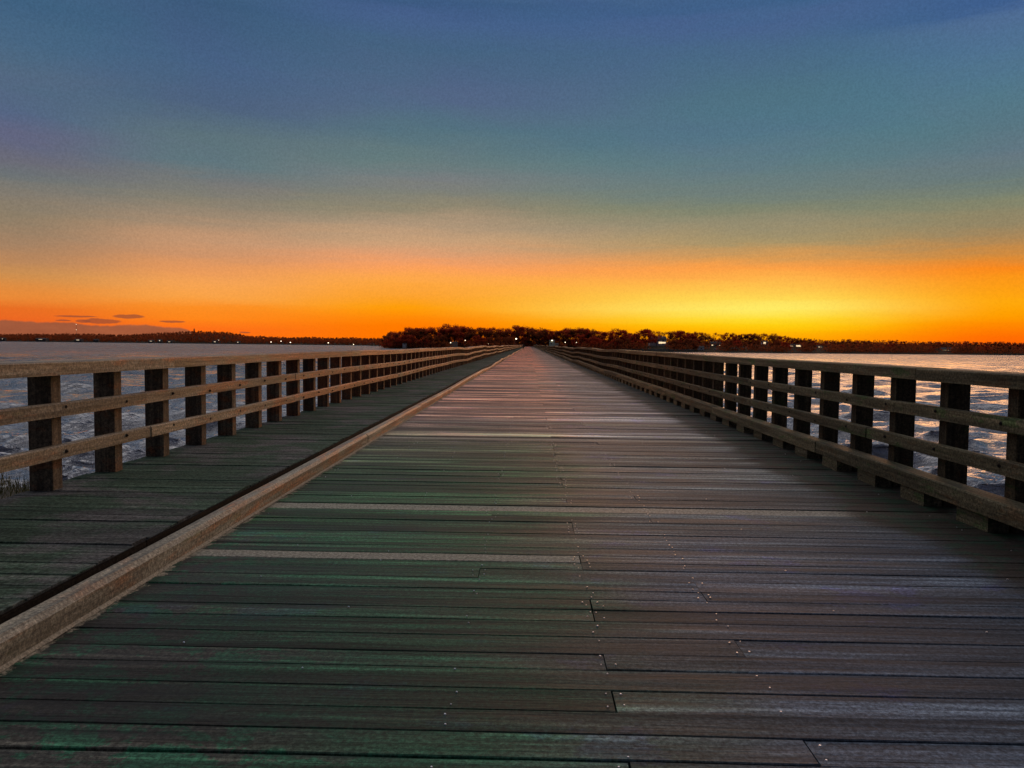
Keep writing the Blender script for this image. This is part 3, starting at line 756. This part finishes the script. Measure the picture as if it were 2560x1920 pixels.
def lamp(u, v, Y, label, drop, r=.32, group='lit lamps along the far shore', arm=True, name='street_lamp'):
    p_ = at(u, v, Y); root = empty(name, (p_.x, p_.y, p_.z - drop)); tag(root, label, 'lamp', group)
    ax = -.9 if arm else 0
    m_ = MB(); m_.tube([(ax, 0, -1.5), (ax, 0, drop*.9), (ax*.85, 0, drop*1.0+.1)] + ([(0, 0, drop+.25)] if arm else []), [.12,.09,.07] + ([.05] if arm else []), 8); m_.build('pole', M_metal, root)
    m_ = MB(); m_.ball((0,0,drop), r, (1,1,.8), 10, 6); m_.build('lamp_head', M_lamp, root, True)

# around the bridge end
lamp(1290.5, 847, 606, 'street lamp with bright globe on a pole left of the bridge end', 4.4, .62)
b = house(1380, 867, 608, 12.5, 17.5, 'narrow pale green hut, taller than wide, by the right end of the bridge', [(.35,.55,.7,1.3,False)], M_green_grey, M_roof, .12, name='bridge_hut')
m_ = MB(); m_.ball((0,-.35,5.1), .55, (1.1,.6,.6), 10, 6); m_.build('wall_lamp', M_lamp, b, True)
house(1391, 866, 612, 9, 7.5, 'low brown shed against the right side of the pale green hut', [], M_tan, M_roof, .3, name='shed')
p_ = at(1389.5, 866.5, 603)
m_ = MB(); m_.box((-1.2,-.15,-.35), (1.2,.15,.42)); m_.box((-1.0,-.1,-1.6), (-.8,.1,-.34)); m_.box((.8,-.1,-1.6), (1.0,.1,-.34)); o_ = m_.build('barrier', M_white); o_.location = p_
tag(o_, 'short white barrier board at the foot of the brown shed', 'barrier')
p_ = at(1341, 866, 600); m_ = MB(); m_.box((-.35,-.2,-.5), (.35,.2,1.45)); m_.poly([(-.42,-.25,1.46),(.42,-.25,1.46),(.42,.25,1.46),(-.42,.25,1.46),(0,0,1.75)], [(3,2,1,0),(0,1,4),(1,2,4),(2,3,4),(3,0,4)])
o_ = m_.build('gate_post', M_tan); o_.location = p_; tag(o_, 'squat capped gate post where the right railing ends', 'gate post')
lamp(1413, 855.8, 640, 'first small lit lamp to the right of the pale green hut', 3.2, .38, arm=False)
lamp(1441, 856.4, 645, 'second small lit lamp to the right of the pale green hut', 3.2, .38, arm=False)
lamp(1163, 851, 640, 'higher of the two small lamps against the trees left of the bridge', 5, .36, arm=False)
lamp(1126.5, 856.7, 642, 'lower of the two small lamps against the trees left of the bridge', 3, .40, arm=False)
house(1134, 861, 650, 17, 7, 'small grey house half hidden in the trees left of the bridge', [(.3,.5,1,1,False)], M_tan)
lamp(1220.6, 859.6, 625, 'faint low lamp nearest the railing left of the bridge end', 1.6, .22, arm=False)
house(1011, 861, 660, 9, 3.5, 'tiny pale boathouse at the foot of the wooded point', [(.5,.5,1.6,.6,False)], M_pale)
# right-hand shore
house(1645, 860, 716, 42, 19, 'large pale house with dormers and a lit ground floor on the rise', [(.15,.3,1.2,1.3,False),(.35,.3,1.2,1.3,False),(.64,.28,3.0,1.5,True),(.84,.28,3.2,1.1,True),(.2,.75,1.1,1.2,False),(.5,.75,1.1,1.2,False),(.8,.75,1.1,1.2,False)], M_pale, M_roof, .38, chim=True, dormer=True)
house(1680, 863, 728, 20, 8, 'low wing house just right of the large pale house', [(.5,.5,1.2,1.2,False)], M_tan)
house(1753, 880, 652, 14, 15, 'tall narrow pale house at the end of the seawall', [(.3,.35,1,1.2,False),(.7,.35,1,1.2,False),(.5,.8,1,1.1,False)], M_pale, M_roof, .25)
house(1790, 868, 712, 26, 14, 'wide dim house between the narrow pale houses, two lit windows', [(.15,.45,1.2,1.2,True),(.85,.45,1.3,1.3,True),(.5,.5,1.2,1.2,False)], M_tan, M_roof, .35, chim=True)
house(1791, 880, 655, 7, 9, 'tiny pale cottage standing at the water below the wide dim house', [(.5,.5,.9,1,False)], M_pale, M_roof, .3)
house(1832, 877, 668, 22, 8, 'long low brown cottage right of the tiny pale cottage', [(.25,.5,1,1,False),(.6,.5,1,1,False),(.85,.5,1,1,False)], M_tan)
house(1864, 874, 690, 10, 7, 'small house with one bright window low on the right shore', [(.4,.5,1.7,1.5,True)], M_tan)
house(1913, 861, 735, 14, 9, 'small house with a large bright gable window high on the slope', [(.4,.6,2.0,1.7,True),(.85,.3,1,.9,False)], M_pale)
house(1926, 867, 740, 10, 5, 'low pale shed just below the gable window house', [], M_pale, name='shed')
house(1988, 868, 730, 30, 8, 'wide house with the brightest windows on the right shore', [(.2,.45,2.2,.9,True),(.74,.5,3.6,2.1,True),(.93,.45,1.2,.8,True)], M_tan)
house(2048, 871, 740, 16, 7, 'low house with three dim windows right of the brightest house', [(.2,.5,1.3,.7,False),(.5,.55,1.5,1.0,True),(.8,.5,1.0,.8,True)], M_tan)
lamp(2067.7, 870, 742, 'single lamp between the low house and the far right woods', 2.5, .45, arm=False)
house(2368, 879, 770, 28, 10, 'long low house with one strip of white lit windows, far right', [(.52,.4,9.0,1.0,True)], M_tan, M_roof, .45)
# seawall
p0 = at(1540, 884, 634); p1 = at(1735, 884, 642)
m_ = MB(); 
for q in range(24):
    a = p0.lerp(p1, q/24); b_ = p0.lerp(p1, (q+1)/24); m_.rnd = random.random()
    m_.poly([(a.x, a.y, WATER-.5), (b_.x-.05, b_.y, WATER-.5), (b_.x-.05, b_.y+1.6, WATER-.5), (a.x, a.y+1.6, WATER-.5), (a.x, a.y+.4, -.95+random.uniform(-.1,.1)), (b_.x-.05, b_.y+.4, -.95+random.uniform(-.1,.1)), (b_.x-.05, b_.y+1.6, -.9), (a.x, a.y+1.6, -.9)],
            [(0,1,5,4),(4,5,6,7),(1,2,6,5),(3,0,4,7),(2,3,7,6)])
tag(m_.build('seawall', M_wallstone), 'low grey stone seawall at the water left of the narrow pale house', 'seawall')
# across the bay on the left
def far_house(u, v, wpx, label, ww, wh, lit=True, Y=1334, wall=M_stone):
    house(u, v+1.8, Y, wpx, 4.6, label, [(.5,.5,ww*.5,wh*.5,lit)], wall, M_roof, .4, glow_m=M_glow_dim)
far_house(6, 846.8, 12, 'small pale house on the far left shore at the photo edge', 3, 1.2)
far_house(101, 848, 26, 'long low house with a dim strip of windows, far left shore', 13, .7)
far_house(194.5, 849.6, 18, 'long house with a bright white strip below the lit mast', 10, 1.5)
far_house(239, 850.5, 12, 'small dim house just right of the bright strip house', 4, .6, False)
far_house(377, 852.5, 14, 'pale low house left of the bright square window, left shore', 7, 1.0)
far_house(399, 851, 9, 'small house with one bright square window below the low hill', 3.0, 3.0)
far_house(423, 854, 13, 'pale low house right of the bright square window, left shore', 7, .8)
far_house(507, 843.8, 8, 'small house high on the hillside under the stone tower', 2.6, 1.6, True, 1560)
far_house(537, 854, 12, 'low lit house at the waterline under the hill, left of a lamp', 6, 1.8)
far_house(594.6, 855.2, 9, 'small lit house where the hill comes down to the shore', 3.4, 2.0)
G = 'lit lamps across the bay'
for (u, v, r_, lb_) in ((547,850.5,.5,'shore lamp above the low lit house under the hill'), (677.6,855,1.1,'leftmost of the three shore lamps between the hill and the wooded point'),
    (702.6,853,1.0,'middle and highest of the three shore lamps between hill and wooded point'), (726,856,1.2,'rightmost of the three shore lamps between the hill and the wooded point'),
    (820.6,857,1.1,'lone shore lamp midway between the three lamps and the boathouse pier'), (883.8,861,.9,'shore lamp closest to the boathouse pier')):
    lamp(u, v, 1325, lb_, 4, r_*.75, G, arm=False)
# lattice mast with two lights
p_ = at(191.5, 838, 1600); root = empty('radio_mast', p_); tag(root, 'thin mast with two white lights on the far left shore', 'mast')
ht = 24; m_ = MB()
for a in range(3):
    t = a*2*math.pi/3; m_.tube([(.7*math.cos(t), .7*math.sin(t), -4), (.15*math.cos(t), .15*math.sin(t), ht)], [.07,.05], 5)
for q in range(14):
    z_ = q*ht/14; s_ = .7-.55*z_/ht
    m_.tube([(s_*math.cos(0), 0, z_), (s_*math.cos(2.1), s_*math.sin(2.1), z_+1.5)], .03, 4); m_.tube([(s_*math.cos(2.1), s_*math.sin(2.1), z_), (s_*math.cos(4.2), s_*math.sin(4.2), z_+1.5)], .03, 4); m_.tube([(s_*math.cos(4.2), s_*math.sin(4.2), z_), (s_, 0, z_+1.5)], .03, 4)
m_.build('lattice', M_metal, root)
for zz in (11.5, 23.0):
    m_ = MB(); m_.ball((0,-.8,zz), .42, (1,1,1), 8, 5); m_.build('beacon', M_lamp, root, True)
# monument on the hill
p_ = at(485.5, 831, 1870); root = empty('monument_tower', p_); tag(root, 'slim stone monument tower with a figure on top of the far hill', 'monument')
m_ = MB()
m_.sweep([[(x*s_, y*s_, z_) for x, y in ((-1,-1),(1,-1),(1,1),(-1,1))] for z_, s_ in ((-6, 2.6), (1.5, 2.5), (1.6, 1.5), (7.2, 1.05), (7.3, 1.4), (7.8, 1.4), (7.9, .9), (8.4, .8))]); m_.build('shaft', M_stone, root)
m_ = MB(); m_.tube([(0,0,8.38), (0,0,9.4), (0,0,10.4), (0,0,10.7)], [.45,.55,.4,.2], 8); m_.ball((0,0,11.0), .32); m_.build('statue', M_stone, root)
# boathouse pier left of the wooded point
def pz(u, v): return at(u, v, 905)
a = pz(922, 862.5); b_ = pz(961, 866); root = empty('boathouse_pier', (a.x, a.y, WATER)); tag(root, 'small pier with an open flat roofed boathouse off the wooded point', 'pier')
L = b_.x - a.x + 14; w1 = 5.0
m_ = MB(); m_.box((0,-1,1.2), (L,1,1.4)); m_.build('walkway', M_cross, root)
for q in range(9): m_ = MB(); xx = .3 + q*(L-1)/8; m_.tube([(xx,-.9,-1.2), (xx,-.9,1.198)], .14, 6); m_.build('pile', M_cross, root)
for xx in (.3, w1-.3): m_ = MB(); m_.box((xx-.1,-.8,1.402), (xx+.1,-.6,4.2)); m_.build('roof_post', M_cross, root)
m_ = MB(); m_.box((-.6,-1.6,4.202), (w1+.6,1.6,4.5)); m_.build('roof', M_roof_pale, root)

# ------------------------------------------------------------------ the walker far down the bridge
def person(loc):
    me_ = bpy.data.meshes.new('person'); bm = bmesh.new(); sk = []
    J = {}
    def v(n_, co, r_, par=None):
        x = bm.verts.new(co); J[n_] = x; sk.append(r_)
        if par: bm.edges.new((J[par], x))
    v('pel', (0,0,.95), .15); v('wa', (0,0,1.08), .135, 'pel'); v('ch', (0,-.01,1.28), .17, 'wa'); v('nk', (0,0,1.45), .075, 'ch'); v('nk2', (0,-.01,1.52), .06, 'nk'); v('hd', (0,-.02,1.60), .10, 'nk2'); v('ht', (0,-.01,1.70), .085, 'hd')
    for s_, n_ in ((-1,'l'), (1,'r')):
        f = s_*.16
        v(n_+'hip', (s_*.10,0,.90), .115, 'pel'); v(n_+'kn', (s_*.10,-.05-.05*s_,.50), .07, n_+'hip'); v(n_+'an', (s_*.10, f*.6, .10), .045, n_+'kn'); v(n_+'to', (s_*.11, f*.6-.17, .05), .045, n_+'an')
        v(n_+'sh', (s_*.19,0,1.39), .075, 'ch'); v(n_+'el', (s_*.26,.03+.04*s_,1.12), .05, n_+'sh'); v(n_+'wr', (s_*.27,-.06-.08*s_,.90), .032, n_+'el'); v(n_+'pa', (s_*.27,-.08-.08*s_,.82), .035, n_+'wr')
        for q, ln in enumerate((.075,.085,.08,.065)):
            v(n_+'f%d' % q, (s_*.275, -.115-.08*s_+q*.02, .775), .009, n_+'pa'); v(n_+'g%d' % q, (s_*.265, -.12-.08*s_+q*.02, .775-ln), .007, n_+'f%d' % q)
        v(n_+'t0', (s_*.255,-.125-.08*s_,.81), .010, n_+'pa'); v(n_+'t1', (s_*.245,-.14-.08*s_,.77), .008, n_+'t0')
    bm.to_mesh(me_); bm.free(); o_ = bpy.data.objects.new('person', me_); C.objects.link(o_)
    md = o_.modifiers.new('skin', 'SKIN'); me_.skin_vertices[0].data[0].use_root = True
    for d, r_ in zip(me_.skin_vertices[0].data, sk): d.radius = (r_, r_)
    o_.modifiers.new('sub', 'SUBSURF').render_levels = 1; o_.modifiers['sub'].levels = 1
    dg = bpy.context.evaluated_depsgraph_get(); me2 = bpy.data.meshes.new_from_object(o_.evaluated_get(dg)); o_.modifiers.clear(); o_.data = me2
    me2.materials.clear()
    for m_ in (plain('skin', (.35,.22,.16), .6, 0, .1, 4), plain('dark_trousers', (.02,.02,.025), .9, 0, .2, 9), plain('grey_jacket', (.17,.15,.12), .9, 0, .2, 9)): me2.materials.append(m_)
    for f in me2.polygons:
        c_ = f.center; f.use_smooth = True
        f.material_index = 2 if (.93 < c_.z < 1.47 or (abs(c_.x) > .2 and c_.z > .87)) else (1 if c_.z <= .93 and abs(c_.x) < .21 else 0)
    o_.location = loc; o_.rotation_euler = (0,0,R(180))
    m_ = MB(); m_.ball((0,.015,1.68), .112, (.95,1.05,.95), 12, 8); h_ = m_.build('hair', plain('dark_hair', (.015,.012,.01), .7), o_, True)
    m_ = MB()
    for s_ in (-1,1): m_.ball((s_*.035,-.118,1.615), .012, (1,.6,1), 6, 4)
    m_.ball((0,-.13,1.585), .016, (.8,1,1.3), 6, 4); m_.build('face', M_bolt, o_)
    m_ = MB(); m_.rnd = .5; m_.sweep([[(x*s_, .13+y_, z_) for x, y_ in ((-.13,0),(.13,0),(.11,.14*s_),(-.11,.14*s_))] for z_, s_ in ((1.02,.8),(1.08,1),(1.36,1),(1.44,.7))]); m_.build('backpack', M_bolt, o_)
    tag(o_, 'person in a grey jacket and dark trousers walking far down the bridge', 'person')
pp = ground_hit(1309, 874.5, 0.0)
person((pp.x, pp.y, 0.006))
